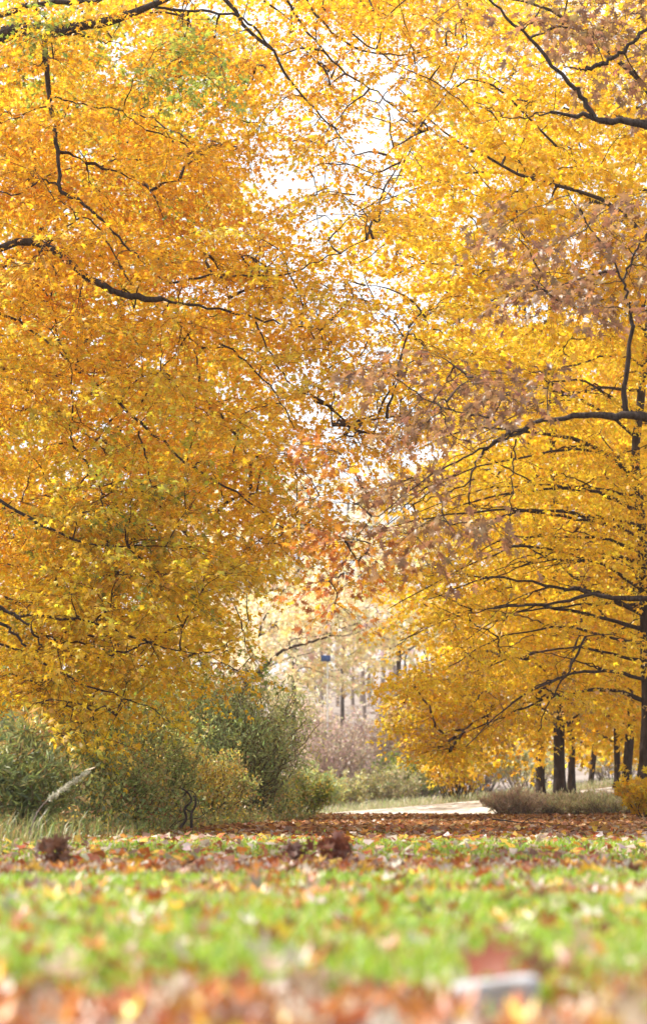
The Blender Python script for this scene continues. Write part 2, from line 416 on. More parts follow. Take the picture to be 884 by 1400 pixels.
_count = {}
def tree(name, label, cat, trunk, r0, r1, limbs, regions, leaf=MAPLE, lsize=(.085, .13), lmat=None, bark=M_BARK, group=None,
         parts=0, twig=True, per=5, m=30, shoot=(.7, 1.25), lift=.18, trunk_sides=12, gap=True, flat=.8, r_tip=.005, droop=.16, width=.35, twig_mat=None, thin=.72, lod=None):
    lmat = lmat or M_LEAF; twig_mat = twig_mat or M_TWIG
    root = empty(name, tuple(map(float, trunk[0])), label=label, cat=cat, group=group)
    tm, tl = trunk_mesh(trunk, r0, r1, bark, sides=trunk_sides, k=26, flare=.75)
    mobj('trunk', tm, root); skel = [tl]
    for l in limbs:
        pts, a, b = l[:3]
        P = resample(pts, 20, .03); P[1:-1] += R.normal(size=(18, 3)) * .014; s = np.linspace(0, 1, 20)
        rad = thin * (a + (b - a) * s ** .9) * (1 + .08 * np.sin(s * 31 + a * 77))
        mobj('branch', tubes_mesh('branch', P[None], rad[None], bark, 7), root)
        if len(l) < 4: skel.append(P)
    allP, allR, lv, allS = [], [], [], []
    for g in regions:
        if 'ell' in g:
            tips = rand_dir(g['n']) * R.random((g['n'], 1)) ** .4 * np.array(g['ell'][1]) + np.array(g['ell'][0])
        else: tips = sample_region(g['poly'], g['D'][0], g['D'][1], g['n'])
        if gap and not g.get('open'): tips = tips[R.random(len(tips)) < np.maximum(survive(tips), .12)]
        P, rad = grow(skel, tips, lift=g.get('lift', lift), r_tip=r_tip)
        allP.append(P); allR.append(rad)
        O, Dv, L = sprays(P, g.get('per', per), *g.get('shoot', shoot), droop=droop, gap=gap and not g.get('open'))
        S = shoot_lines(O, Dv, L)
        if twig: allS.append(S[:, [0, 1, 3]])
        pos, ax, nr, sz, own = shoot_leaves(S, g.get('m', m), size=g.get('size', lsize), flat=flat, width=width)
        key = np.clip(.5 + .36 * noise(O, g.get('cs', .5), g.get('co', 0.)) + R.normal(size=len(O)) * .13, 0, 1)
        col = jit(pick(g['pal'], len(O), key)[own], len(pos))
        if gap and not g.get('open'):
            ok = R.random(len(pos)) < survive(pos) ** .7; pos, ax, nr, sz, col = pos[ok], ax[ok], nr[ok], sz[ok], col[ok]
        lv.append((pos, ax, nr, sz, col))
    P = np.concatenate(allP); rad = np.concatenate(allR)
    V, F = tubes(P, rad, 3)
    if allS:
        S = np.concatenate(allS); V2, F2 = tubes(S, np.broadcast_to(np.array([.75, .55, .3])[None] * r_tip, (len(S), 3)), 3)
        F = np.concatenate([F, F2 + len(V)]); V = np.concatenate([V, V2])
    mobj('twigs', raw_mesh('twigs', V, F, None, twig_mat, True), root, kind='stuff')
    pos, ax, nr, sz, col = [np.concatenate(x) for x in zip(*lv)]
    if parts:
        px, py = proj(pos); seen = (px > 4) & (px < 880) & (py > 4) & (py < 1396)
        d = np.where(seen, np.linalg.norm(pos, axis=1) / sz, 1e9); idx = np.argsort(d)[:parts]
        rest = np.ones(len(pos), bool); rest[idx] = False
        loose_leaves('leaf', pos[idx], ax[idx], nr[idx], sz[idx], col[idx], leaf, lmat, root)
        pos, ax, nr, sz, col = pos[rest], ax[rest], nr[rest], sz[rest], col[rest]
    # nearest leaves with full outline, deeper ones simpler
    o_ = np.argsort(pos[:, 1] + 99 * (np.abs(pos[:, 0]) > .19 * pos[:, 1] + 1.5)); a_, b_ = lod or (len(pos), len(pos))
    off, VV, FF, CC = 0, [], [], []
    for idx, T in ((o_[:a_], leaf), (o_[a_:b_], LOBE3), (o_[b_:], KITE)):
        if len(idx):
            V, F, C = leaf_arrays(pos[idx], ax[idx], nr[idx], sz[idx], col[idx], T); VV.append(V); FF.append(F + off); CC.append(C); off += len(V)
    mobj('crown', raw_mesh('crown', np.concatenate(VV), np.concatenate(FF), np.concatenate(CC), lmat), root, kind='stuff')
    _count[label] = len(pos)
    return root
def loose_leaves(name, pos, ax, nr, sz, col, T, m, parent=None, nvar=10, tagger=None):
    """single leaves as objects of their own that share a few meshes"""
    from mathutils import Matrix
    order = np.argsort(col[:, 0] - 1.3 * col[:, 1]); grp = np.empty(len(pos), int)
    grp[order] = np.arange(len(pos)) * nvar // max(len(pos), 1)
    meshes = {}
    for v in range(nvar):
        if not np.any(grp == v): continue
        c = np.median(col[grp == v], 0)
        tv = T[0].copy(); tv[1:, 2] += R.normal(size=len(tv) - 1) * .04
        meshes[v] = raw_mesh(name, tv, T[1], np.broadcast_to(c, (len(tv), 3)), m)
    a = norm(ax); n = norm(nr - a * np.sum(nr * a, -1, keepdims=True)); x = np.cross(a, n)
    out = []
    for i in range(len(pos)):
        o = bpy.data.objects.new(name, meshes[grp[i]]); COL.objects.link(o)
        p = pos[i]
        if parent is not None:
            o.parent = parent; p = p - np.array(parent.location)
        M = Matrix.Identity(4)
        for r in range(3):
            M[r][0] = x[i, r] * sz[i]; M[r][1] = a[i, r] * sz[i]; M[r][2] = n[i, r] * sz[i]; M[r][3] = p[r]
        o.matrix_local = M
        if tagger: tagger(o, i)
        out.append(o)
    return out

def limb(D, pts, r0, r1):
    """branch through photo points (px, py[, D offset]); radii in metres"""
    return ([at(p[0], p[1], D + (p[2] if len(p) > 2 else 0)) for p in pts], r0, r1)

ORANGE = [(1, (.58, .26, .016)), (2.8, (.69, .36, .017)), (3, (.74, .42, .02)), (1.8, (.76, .49, .025)), (1.2, (.66, .52, .045))]
GOLD = [(1.4, (.67, .39, .018)), (3, (.74, .48, .02)), (2.5, (.77, .53, .026)), (1, (.68, .55, .05))]
YELLOW = [(.9, (.56, .38, .14)), (1.4, (.72, .46, .022)), (3, (.77, .53, .026)), (2, (.78, .57, .035)), (.7, (.64, .56, .06))]
LIME = [(2, (.66, .40, .02)), (2, (.66, .47, .03)), (2, (.52, .46, .04)), (1.4, (.30, .36, .05)), (.6, (.16, .26, .05))]
GREEN = [(2, (.17, .25, .045)), (2, (.28, .34, .055)), (1, (.44, .44, .06))]
MAUVE = [(1, (.18, .085, .045)), (3, (.28, .145, .07)), (2, (.36, .20, .085)), (1.6, (.44, .27, .07)), (.8, (.47, .20, .04))]
PALE = [(2, (.72, .57, .24)), (2, (.76, .65, .38)), (1.8, (.74, .66, .50)), (.9, (.66, .53, .40))]
RUST = [(2, (.56, .24, .03)), (2, (.50, .20, .03)), (1, (.42, .15, .04)), (1, (.66, .34, .03))]

# --- the big orange maple on the left; its trunk stands just outside the frame
DA = 25.8
tA = [(-7.9, 24.2, float(ground_z(-7.9, 24.2)) - .1), (-7.8, 24.3, 3.5), (-7.5, 24.4, 8), (-7.2, 24.5, 13.5)]
LA = [
    limb(DA, [(-330, 420), (-160, 180), (0, 48), (60, 44), (130, 33), (205, 8), (300, -40)], .22, .04),
    limb(DA, [(-60, 40), (40, 8), (120, 2), (180, -12)], .07, .03),
    limb(DA, [(62, 46), (68, 115), (78, 190), (83, 262)], .055, .035),
    limb(DA, [(83, 262), (112, 280), (150, 312), (188, 350), (225, 385)], .04, .012),
    limb(DA, [(60, 50), (110, 48), (145, 60)], .04, .012),
    limb(DA, [(70, 130), (110, 140), (160, 150), (200, 178)], .018, .008),
    limb(DA, [(85, 258), (60, 245), (20, 265), (-40, 250)], .022, .012),
    limb(DA, [(-200, 500), (-60, 380), (40, 330), (128, 385), (180, 404), (222, 408)], .09, .055),
    limb(DA, [(222, 408), (300, 425), (380, 440), (440, 452)], .03, .01),
    limb(DA, [(60, 340), (120, 300), (180, 390)], .02, .01),
    limb(DA + 1.6, [(-250, 560), (-80, 440), (0, 430), (80, 480), (150, 540)], .05, .012),
    limb(DA, [(280, -40, 0), (330, 30), (372, 66), (400, 115), (440, 160), (462, 178)], .045, .010),
    limb(DA, [(205, 8), (270, 15), (330, 25), (372, 66)], .028, .02),
    limb(DA + 1, [(400, -30), (440, 30), (500, 70), (560, 75), (610, 62)], .03, .008),
    limb(DA + 1, [(380, -20), (420, 40), (470, 95), (520, 130), (575, 180)], .03, .008),
    limb(DA + 1, [(440, 10), (500, 60), (545, 90), (620, 130), (650, 160)], .02, .006),
    limb(DA - 1, [(-260, 780), (-100, 640), (0, 688), (60, 722), (120, 742), (175, 748)], .05, .012),
    limb(DA - 1.2, [(-260, 900), (-60, 800), (0, 832), (55, 842), (120, 850), (200, 878), (268, 894)], .042, .010),
    limb(DA - 1.2, [(80, 897), (150, 896), (195, 880), (215, 870)], .022, .012),
    limb(DA - 2, [(-120, 760), (-10, 845), (18, 868), (36, 884)], .035, .02),
    limb(DA - 2, [(-20, 820), (30, 850), (58, 882)], .03, .016),
    limb(DA - 1.2, [(-160, 860), (0, 880), (85, 920), (125, 938), (180, 958)], .03, .012),
    limb(DA, [(190, 590), (200, 640), (204, 680), (196, 722)], .02, .010),
    limb(DA, [(100, 610), (130, 660), (148, 712)], .022, .010),
    limb(DA, [(300, 470), (345, 500), (380, 545), (402, 585)], .02, .010),
    limb(DA, [(225, 385), (300, 380), (380, 375), (440, 355), (500, 328)], .025, .008),
    limb(DA, [(350, 440), (390, 520), (430, 545)], .018, .008),
    limb(DA, [(150, 540), (240, 620), (330, 680), (400, 730)], .03, .010),
    limb(DA, [(268, 894), (310, 880), (340, 850)], .012, .006),
    limb(DA + 2.6, [(-160, 350), (0, 500), (150, 620), (280, 760), (330, 850)], .05, .010),
]
polyA_top = [(-160, -60), (640, -60), (640, 60), (600, 130), (560, 200), (545, 330), (440, 330), (370, 320), (330, 300), (-160, 300)]
polyA_mid = [(-160, 300), (420, 320), (465, 420), (490, 520), (480, 640), (450, 730), (350, 775), (-160, 760)]
polyA_low = [(-160, 760), (345, 760), (325, 830), (290, 890), (225, 935), (140, 975), (-160, 965)]
treeA = tree('maple_tree', 'large orange maple spreading over the left side, dark limbs reaching in at top left', 'tree', tA, .32, .12, LA,
     [dict(poly=polyA_top, D=(25, 31), n=340, pal=ORANGE, cs=.5, m=36, per=4, shoot=(.75, 1.3)), dict(poly=polyA_mid, D=(24.5, 31), n=370, pal=ORANGE + LIME[1:3], cs=.6, co=3., m=36, per=4, shoot=(.75, 1.3)),
      dict(poly=polyA_low, D=(24, 30), n=140, pal=GOLD + LIME[1:3], cs=.6, co=7., m=26),
      dict(poly=[(410, 90), (560, 50), (610, 170), (590, 330), (450, 350), (385, 220)], D=(26, 30), n=30, pal=ORANGE, m=11, per=3, shoot=(.5, .9), open=True),
      dict(poly=[(440, 380), (620, 400), (600, 520), (520, 640), (440, 640)], D=(26, 30), n=60, pal=ORANGE, m=16, per=3, shoot=(.6, 1.0), open=True),
      dict(ell=((-6.6, 16.2, 9.6), (3.8, 3.9, 2.6)), n=230, pal=ORANGE, m=24),  # unseen crown lobe outside the frame, added to cast dappled shade on the lawn
      dict(poly=[(195, 45), (300, 50), (310, 110), (240, 135), (190, 100)], D=(24.5, 26.5), n=10, pal=GREEN, m=20, per=4, shoot=(.5, .9)),
      dict(poly=[(20, 20), (110, 25), (100, 70), (20, 70)], D=(24.5, 26), n=5, pal=GREEN, m=16, per=4, shoot=(.5, .9)),
      dict(poly=[(130, 640), (230, 660), (250, 800), (150, 790), (60, 720)], D=(24.2, 26.5), n=32, pal=GREEN + LIME, m=24, per=4, shoot=(.5, .9)),
      dict(poly=[(0, 830), (130, 830), (140, 900), (0, 900)], D=(25, 28), n=16, pal=GREEN + LIME, m=20, per=4, shoot=(.5, .9)),
      dict(poly=[(260, 880), (340, 880), (350, 930), (280, 950)], D=(26, 29), n=8, pal=GREEN + GOLD, m=18, per=4, shoot=(.5, .9)),
      dict(poly=[(20, 960), (230, 930), (260, 990), (130, 1020), (10, 1020)], D=(22.5, 25), n=20, pal=GOLD + LIME, m=12, per=4, shoot=(.4, .8))], parts=300, per=5, lsize=(.066, .10), leaf=MAPLE, lod=(44000, 105000))
# hidden behind it: yellow and green maples that close the left side
tB = [at(-40, 1105, 40), at(-35, 700, 40), at(-20, 200, 40), at(0, -80, 40)]
tree('maple_tree', 'yellow-green maple standing behind the large orange maple on the left', 'tree', tB, .3, .08,
     [limb(40, [(-30, 600), (120, 500), (260, 380)], .1, .02), limb(40, [(-30, 400), (120, 250), (280, 90)], .1, .02), limb(40, [(-38, 800), (100, 740), (260, 700)], .1, .02),
      limb(40, [(-38, 900), (80, 880), (200, 860)], .08, .02)],
     [dict(poly=[(-160, -60), (330, -60), (310, 320), (350, 470), (360, 640), (330, 760), (270, 860), (180, 950), (-160, 960)], D=(36, 45), n=230, pal=LIME, cs=.35, m=36, shoot=(1, 1.7))],
     leaf=LOBE3, lsize=(.12, .18), per=5, twig=False, lod=(9000, 9000))
tB2 = [at(150, 1100, 50), at(155, 700, 50), at(170, 300, 50)]
tree('maple_tree', 'golden maple far behind on the left with its trunk hidden by the thicket', 'tree', tB2, .28, .08,
     [limb(50, [(155, 700), (260, 600), (380, 560)], .1, .02), limb(50, [(155, 500), (280, 400), (380, 330)], .1, .02), limb(50, [(155, 800), (260, 780), (330, 800)], .08, .02)],
     [dict(poly=[(-160, 0), (330, 200), (400, 470), (390, 640), (330, 770), (280, 870), (-160, 960)], D=(47, 54), n=190, pal=GOLD, cs=.3, m=34, shoot=(1.2, 2))],
     leaf=LOBE3, lsize=(.16, .22), per=5, twig=False, lod=(5000, 5000))

# --- right side: the tall yellow maple whose trunk runs up the right edge
DC = 40.0
zc = float(ground_z(6.6, DC))
tC = [at(884, 1108, DC), at(884, 960, DC), at(880, 800, DC), at(874, 680, DC), at(870, 590, DC), at(890, 400, DC), at(915, 100, DC), at(925, -60, DC)]
LC = []
for y0 in (960, 930, 905, 880, 862, 842, 826, 810, 790, 772, 755, 738, 720, 700, 680, 655, 630, 600, 570, 535, 500, 455, 400, 340, 270, 190):
    x0 = np.interp(y0, [-60, 100, 400, 590, 680, 800, 960, 1108], [925, 915, 890, 870, 874, 880, 884, 884])
    Lp = R.uniform(120, 370); up = R.uniform(.1, .75) * np.interp(y0, [200, 800, 1000], [1.25, .8, .25]); fall = R.uniform(.05, .75)
    dd = -R.uniform(0, 4.2); pts = []
    for t in (0, .2, .45, .7, 1):
        pts.append((x0 - Lp * t * R.uniform(.94, 1.06), y0 - Lp * up * t * (1.3 - t) + Lp * fall * .55 * t * t + R.uniform(-7, 7) * (t > 0), dd * t))
    LC.append(limb(DC, pts, R.uniform(.03, .07), .009))
    for b_ in range(R.integers(1, 4)):
        k_ = R.integers(1, 4); x1, y1, d1 = pts[k_]; sg = R.uniform(-.9, 1.1); l2 = R.uniform(40, 130)
        LC.append(limb(DC, [(x1, y1, d1), (x1 - l2 * .45, y1 + l2 * .3 * sg - 6, d1 - .3), (x1 - l2, y1 + l2 * sg * .8, d1 - R.uniform(0, 1))], .022, .006))
LC += [limb(DC - 3, [(884, 818), (840, 818), (805, 812), (760, 824), (690, 830), (640, 838)], .07, .012), limb(DC - 3, [(805, 812), (790, 802), (770, 808)], .05, .02),
       limb(DC - 3, [(800, 870), (775, 920), (750, 960), (735, 1000)], .03, .012)]
polyC = [(1010, -60), (640, -60), (600, 120), (580, 260), (570, 330), (590, 430), (620, 500), (610, 570), (580, 640), (548, 720), (530, 780), (530, 850), (560, 930), (610, 990), (700, 970), (880, 930), (1010, 925)]
tree('maple_tree', 'tall yellow maple whose dark trunk and many arching branches line the right edge', 'tree', tC, .13, .05, LC,
     [dict(poly=polyC, D=(36.8, 46), n=600, pal=YELLOW, cs=.35, m=38, per=4, shoot=(.9, 1.6)),
      dict(poly=[(540, 900), (690, 950), (680, 1000), (640, 1035), (585, 1030), (550, 980)], D=(41, 46), n=55, pal=GOLD + YELLOW, m=22, shoot=(.6, 1.1))], leaf=LOBE3, lsize=(.09, .135), per=5, parts=300, lift=.1, thin=.85, lod=(48000, 48000))
# yellow-orange sprays over the top between the two sides
tF = [at(1010, 1110, 33), at(1005, 600, 33), at(990, 100, 33), at(960, -120, 33)]
tree('maple_tree', 'orange-gold maple leaning in over the top right, thin twigs against the white sky', 'tree', tF, .25, .1,
     [limb(33, [(1000, 320), (880, 120), (760, 20), (640, -20)], .09, .02), limb(33, [(640, -20), (626, 80), (590, 145), (560, 190)], .025, .008),
      limb(33, [(760, 200), (660, 110), (590, 150), (540, 250), (480, 330)], .03, .008), limb(33, [(1000, 500), (860, 300), (720, 240), (620, 190), (545, 120)], .07, .012),
      limb(33, [(720, 330), (640, 220), (580, 170)], .02, .006), limb(33, [(620, 190), (570, 230), (575, 290), (600, 330)], .014, .006),
      limb(33, [(880, 420), (760, 400), (660, 370), (580, 360), (520, 385)], .04, .008), limb(33, [(660, 370), (600, 420), (560, 450), (520, 500)], .02, .006)],
     [dict(poly=[(1000, -60), (470, -60), (430, 120), (470, 260), (450, 350), (500, 420), (480, 520), (520, 600), (620, 560), (700, 420), (1000, 420)], D=(31, 37), n=300, pal=GOLD, cs=.5, co=5., m=22)],
     lsize=(.085, .125), per=5, parts=300, leaf=MAPLE6, lod=(9000, 30000))
# --- nearer oak on the right with mauve-brown leaves
DO = 21.0
tO = [(6.0, 21.5, float(ground_z(6.0, 21.5)) - .1), (5.9, 21.4, 3), (5.7, 21.2, 7), (5.5, 21, 11)]
LO = [
    limb(DO, [(1190, 240), (1000, 205), (884, 170), (830, 164), (797, 156), (752, 153)], .10, .022),
    limb(DO, [(812, 160), (795, 130), (772, 105), (728, 58), (690, 22), (655, -12)], .045, .016),
    limb(DO, [(800, 92), (830, 84), (862, 60), (900, 22)], .035, .028), limb(DO, [(830, 84), (800, 92), (770, 92)], .025, .008),
    limb(DO, [(1200, 640), (1000, 590), (884, 572), (842, 568), (795, 568), (742, 574)], .10, .034),
    limb(DO, [(742, 574), (700, 592), (668, 612), (648, 640), (641, 690)], .034, .012),
    limb(DO, [(735, 576), (690, 600), (640, 622), (590, 648), (535, 692)], .026, .008),
    limb(DO, [(700, 592), (665, 572), (620, 560), (575, 540), (533, 508)], .020, .008),
    limb(DO, [(620, 560), (600, 545), (615, 590), (640, 606)], .014, .008),
    limb(DO, [(856, 568), (853, 520), (862, 450), (858, 410), (850, 384)], .048, .018),
    limb(DO, [(705, 600), (700, 650), (697, 715)], .014, .008),
    limb(DO, [(648, 655), (600, 680), (560, 690), (530, 702)], .014, .006),
    limb(DO, [(850, 384), (830, 340), (800, 300), (775, 262)], .018, .008), limb(DO, [(850, 384), (880, 330), (930, 280)], .02, .012),
    limb(DO, [(535, 692), (500, 720), (478, 750), (470, 790)], .010, .005),
    limb(DO, [(752, 153), (700, 160), (650, 140)], .014, .006),
]
treeO = tree('oak_tree', 'oak reaching in from the right with mauve-brown leaves on two thick bare limbs', 'tree', tO, .34, .14, LO,
     [dict(poly=[(500, 490), (560, 470), (680, 500), (760, 520), (740, 580), (640, 590), (530, 590), (500, 540)], D=(20.3, 22), n=20, pal=MAUVE, m=8, per=4),
      dict(poly=[(640, 330), (720, 290), (800, 240), (900, 260), (1000, 300), (1000, 450), (900, 470), (760, 440), (650, 400)], D=(20, 22.5), n=32, pal=MAUVE, m=8, per=4),
      dict(poly=[(640, 0), (700, -50), (900, -50), (1000, 0), (1000, 150), (860, 130), (740, 110)], D=(20, 22.5), n=32, pal=MAUVE, m=8, per=4),
      dict(poly=[(520, 640), (600, 650), (720, 720), (700, 790), (600, 770), (520, 710)], D=(20, 22), n=12, pal=MAUVE, m=8, per=4),
      dict(poly=[(440, 720), (500, 700), (510, 780), (480, 840), (445, 830), (430, 770)], D=(21, 22), n=9, pal=RUST + ORANGE[:2], m=11, per=4, size=(.085, .12)),
      dict(poly=[(450, 600), (520, 600), (520, 700), (450, 700)], D=(21, 22), n=5, pal=RUST + ORANGE[:2], m=9, per=4, size=(.085, .12))],
     leaf=OAK, lsize=(.10, .145), per=4, shoot=(.45, .8), parts=300, lift=.05, gap=False, flat=.25, r_tip=.005, width=.45)

# --- group of dark trunks behind the dry bank on the right
TG = 'dark trunked yellow maples behind the bank'
for k, (px, top, base, wpx, D, lab) in enumerate([
        (739, 1015, 1078, 13, 58, 'slim yellow maple, leftmost of the dark trunks behind the dry bank'),
        (765, 1012, 1084, 18, 52, 'yellow maple with the stoutest dark trunk behind the dry bank'),
        (781, 1010, 1080, 11, 57, 'yellow maple with a thin trunk just beside the stoutest trunk'),
        (803, 1040, 1074, 9, 66, 'yellow maple with a short leaning trunk in the middle of the dark trunks'),
        (842, 1036, 1082, 10, 60, 'yellow maple with a thin trunk close beside a straight stout trunk'),
        (855, 1010, 1088, 14, 52, 'yellow maple with a straight stout trunk near the right edge, by the leafy sapling'),
        (873, 1014, 1070, 11, 58, 'yellow maple with the rightmost dark trunk, above the leafy sapling')]):
    r = wpx * D / FPX / 2; lean = R.uniform(-22, 22) if k != 3 else 34
    bz = float(ground_z(*at(px, base, D)[:2])); p0 = at(px, base, D); p0[2] = bz - .1
    tp = [p0, at(px + lean * .2, top, D), at(px + lean, top - 260, D), at(px + lean * 2, top - 600, D)]
    lm = [limb(D, [(px, top - 20 - 60 * q), (px + s * 60, top - 50 - 70 * q), (px + s * 130, top - 60 - 75 * q)], .06, .015) for q in range(5) for s in (-1, 1)]
    tree('maple_tree', lab, 'tree', tp, r * 1.02, r * .5, lm,
         [dict(poly=[(px - 150, top - 560), (px + 150, top - 560), (px + 130, top - (34 if D < 55 else 8)), (px - 130, top - (34 if D < 55 else 8))], D=(D - 3, D + 4), n=85, pal=YELLOW if k % 2 else GOLD, cs=.3, co=k * 3., m=30, shoot=(.9, 1.5))],
         leaf=LOBE3, lsize=(.15, .21), droop=.1, twig=False, lod=(5000, 5000), group=TG, per=5, bark=M_BARK, trunk_sides=10)

# --- pale trees beyond the road, seen through the opening
FG = 'pale trees on the far slope'
for k, (px, base, D, wpx, poly, pal, lab) in enumerate([
        (402, 1000, 82, 7, [(330, 760), (400, 700), (500, 730), (520, 830), (480, 930), (400, 950), (340, 900)], PALE, 'pale yellow tree beyond the road with a thin dark trunk in the opening'),
        (468, 1010, 96, 6, [(380, 640), (560, 620), (600, 760), (560, 850), (420, 850)], PALE, 'pale grey-trunked tree in the middle of the far opening'),
        (545, 1005, 84, 8, [(470, 700), (640, 640), (680, 900), (600, 1010), (520, 960), (470, 850)], PALE, 'pale yellow tree with a dark trunk half hidden by the right maple'),
        (335, 1040, 74, 9, [(250, 680), (370, 740), (400, 850), (380, 960), (330, 1000), (250, 980)], PALE, 'pale yellow tree behind the dusky green shrub on the left')]):
    p0 = at(px, base, D); p0[2] = float(ground_z(p0[0], D)) - .1
    cx = np.mean([q[0] for q in poly])
    tree('pale_tree', lab, 'tree', [p0, at(px, base - 90, D), at(px + 5, base - 200, D), at(px + 8, base - 330, D)], wpx * D / FPX / 2, .05,
         [limb(D, [(px + 3, base - 110 - 50 * q), (px + s * 45, base - 135 - 50 * q), (px + s * 95, base - 150 - 45 * q)], .07, .02) for q in range(4) for s in (-1, 1)],
         [dict(poly=poly, D=(D - 3, D + 3), n=60, pal=pal, cs=.25, co=k * 2., m=20, shoot=(1.2, 2.2))], leaf=LOBE3, lsize=(.22, .32), group=FG, per=4, bark=M_BARK_PALE, trunk_sides=8, r_tip=.012)
# bare branch crossing the opening belongs to a leaning tree at its left
p0 = at(300, 1090, 60); p0[2] = float(ground_z(p0[0], 60)) - .1
tree('maple_tree', 'leaning maple at the left of the opening, one bare bent branch crossing the pale gap', 'tree', [p0, at(310, 980, 60), at(345, 930, 60), at(380, 893, 60)], .16, .06,
     [limb(60, [(380, 893), (395, 886), (425, 878), (452, 868)], .07, .04), limb(60, [(395, 886), (400, 875), (440, 868), (468, 864)], .03, .01), limb(60, [(452, 868), (475, 870), (500, 860)], .03, .01),
      limb(60, [(330, 945), (360, 850), (400, 790), (430, 760)], .06, .012)],
     [dict(poly=[(330, 800), (440, 770), (520, 820), (470, 850), (380, 870), (350, 930), (310, 930)], D=(58, 62), n=26, pal=PALE, cs=.4, m=20, shoot=(.8, 1.4))],
     leaf=LOBE3, lsize=(.16, .22), per=4, trunk_sides=8)

# --- far wood on the hilltop that closes the view
def wood(name, label, n, x0, x1, y0, y1, h0, h1, pal, m_per):
    x = R.uniform(x0, x1, n); y = R.uniform(y0, y1, n); z = ground_z(x, y); h = R.uniform(h0, h1, n)
    st = np.stack([x, y, z], -1); tp = st + np.stack([R.normal(size=n) * .4, R.normal(size=n) * .4, h], -1)
    P = st[:, None] + (tp - st)[:, None] * np.linspace(0, 1, 5)[None, :, None]
    mobj(name + '_stems', tubes_mesh(name + '_stems', P, (h[:, None] * .016) * np.linspace(1, .25, 5)[None], M_TWIG_PALE, 5), kind='stuff', label=label.replace('crowns', 'bare pale stems'), cat='wood')
    own = np.repeat(np.arange(n), m_per); u = rand_dir(n * m_per) * (R.random((n * m_per, 1)) ** .45)
    cpos = st[own] + np.stack([0 * h, 0 * h, h * .62], -1)[own] + u * np.stack([h * .26, h * .26, h * .36], -1)[own]
    ok = R.random(len(cpos)) < survive(cpos) ** .6; cpos = cpos[ok]; own = own[ok]
    col = jit(pick(pal, n)[own], len(own))
    mobj(name, leaves_mesh(name, cpos, rand_dir(len(own)), rand_dir(len(own)) + [0, 0, .5], R.uniform(.3, .55, len(own)), col, LOBE3, M_LEAF), kind='stuff', label=label, cat='wood')
wood('far_wood', 'far off pale autumn wood, crowns closing the view up the slope', 60, -22, 26, 112, 165, 7, 11, PALE + [(2.5, (.58, .47, .42)), (1, (.50, .46, .34))], 330)

# ------------------------------------------------------------------ shrubs and undergrowth
def shrub(name, label, cx, cy, h, spread, n_stem, n_leaf, pal, T, size, group=None, m=None, stem_mat=None, cat='shrub', up=.9, lean=(0, 0), cs=1.2, rest=.25, lowfill=.15, flat=.2, tip=None):
    cz = float(ground_z(cx, cy)); root = empty(name, (cx, cy, cz), label=label, cat=cat, group=group)
    an = R.uniform(0, 2 * np.pi, n_stem); rr = np.sqrt(R.random(n_stem)) * spread
    b = np.stack([cx + np.cos(an) * rr * .35, cy + np.sin(an) * rr * .35, np.full(n_stem, cz - .05)], -1)
    hh = h * R.uniform(.55, 1.05, n_stem) * (1 - .35 * (rr / spread) ** 2)
    tp = np.stack([cx + np.cos(an) * rr + lean[0] * hh, cy + np.sin(an) * rr + lean[1] * hh, cz + hh], -1)
    c = b * .35 + tp * .65; c[:, 2] = cz + hh * up
    u = np.linspace(0, 1, 7)[None, :, None]
    P = (1 - u) ** 2 * b[:, None] + 2 * u * (1 - u) * c[:, None] + u * u * tp[:, None]
    P[:, 1:] += R.normal(size=(n_stem, 6, 3)) * .03 * h
    # side twigs
    k2 = 4; i = R.integers(2, 6, (n_stem, k2)); o = P[np.arange(n_stem)[:, None], i].reshape(-1, 3)
    d = norm(R.normal(size=(len(o), 3)) + np.array([0, 0, .5])) * h * .22 * R.uniform(.5, 1.2, (len(o), 1))
    Q = o[:, None] + d[:, None] * u
    mobj('stems', tubes_mesh('stems', np.concatenate([P, Q]), np.concatenate([np.broadcast_to(np.linspace(.012, .003, 7)[None] * max(h, .8) ** .5, (n_stem, 7)), np.broadcast_to(np.linspace(.005, .002, 7)[None], (len(Q), 7))]), stem_mat or M_TWIG, 3), root, kind='stuff')
    A = np.concatenate([P, Q]); j = R.integers(0, len(A), n_leaf); t = R.uniform(lowfill, 1, n_leaf) * 6; q = np.minimum(t.astype(int), 5); f = (t - q)[:, None]
    pos = A[j, q] * (1 - f) + A[j, q + 1] * f + R.normal(size=(n_leaf, 3)) * rest * .18 * h * .5
    pos[:, 2] = np.maximum(pos[:, 2], cz + .02)
    key = np.clip(.5 + .38 * noise(pos, cs, cx) + R.normal(size=n_leaf) * .16, 0, 1)
    ax = norm(A[j, np.minimum(q + 1, 6)] - A[j, q]) * .7 + rand_dir(n_leaf) + np.array([0, 0, -.1 if tip is None else tip])
    mobj('foliage', leaves_mesh('foliage', pos, ax, rand_dir(n_leaf) + np.array([0, 0, flat]), R.uniform(*size, n_leaf), jit(pick(pal, n_leaf, key), n_leaf), T, m or M_GREEN), root, kind='stuff')
    return root
OLIVE = [(1.8, (.22, .30, .08)), (3, (.34, .38, .12)), (2, (.44, .43, .14)), (1.1, (.48, .32, .12)), (1.6, (.66, .50, .08))]
DUSKY = [(2, (.23, .32, .14)), (3, (.33, .41, .17)), (2, (.41, .46, .18)), (1.2, (.55, .50, .13))]
FERN = [(2, (.13, .17, .06)), (2, (.20, .23, .07)), (1.5, (.31, .30, .08)), (1.3, (.45, .26, .09)), (1, (.55, .42, .07))]
TAN = [(2, (.46, .40, .22)), (2, (.56, .50, .30)), (2, (.36, .39, .18)), (1, (.58, .50, .18))]
PINK = [(2, (.50, .38, .33)), (2, (.60, .48, .40)), (1.4, (.70, .58, .34)), (1, (.44, .40, .28))]
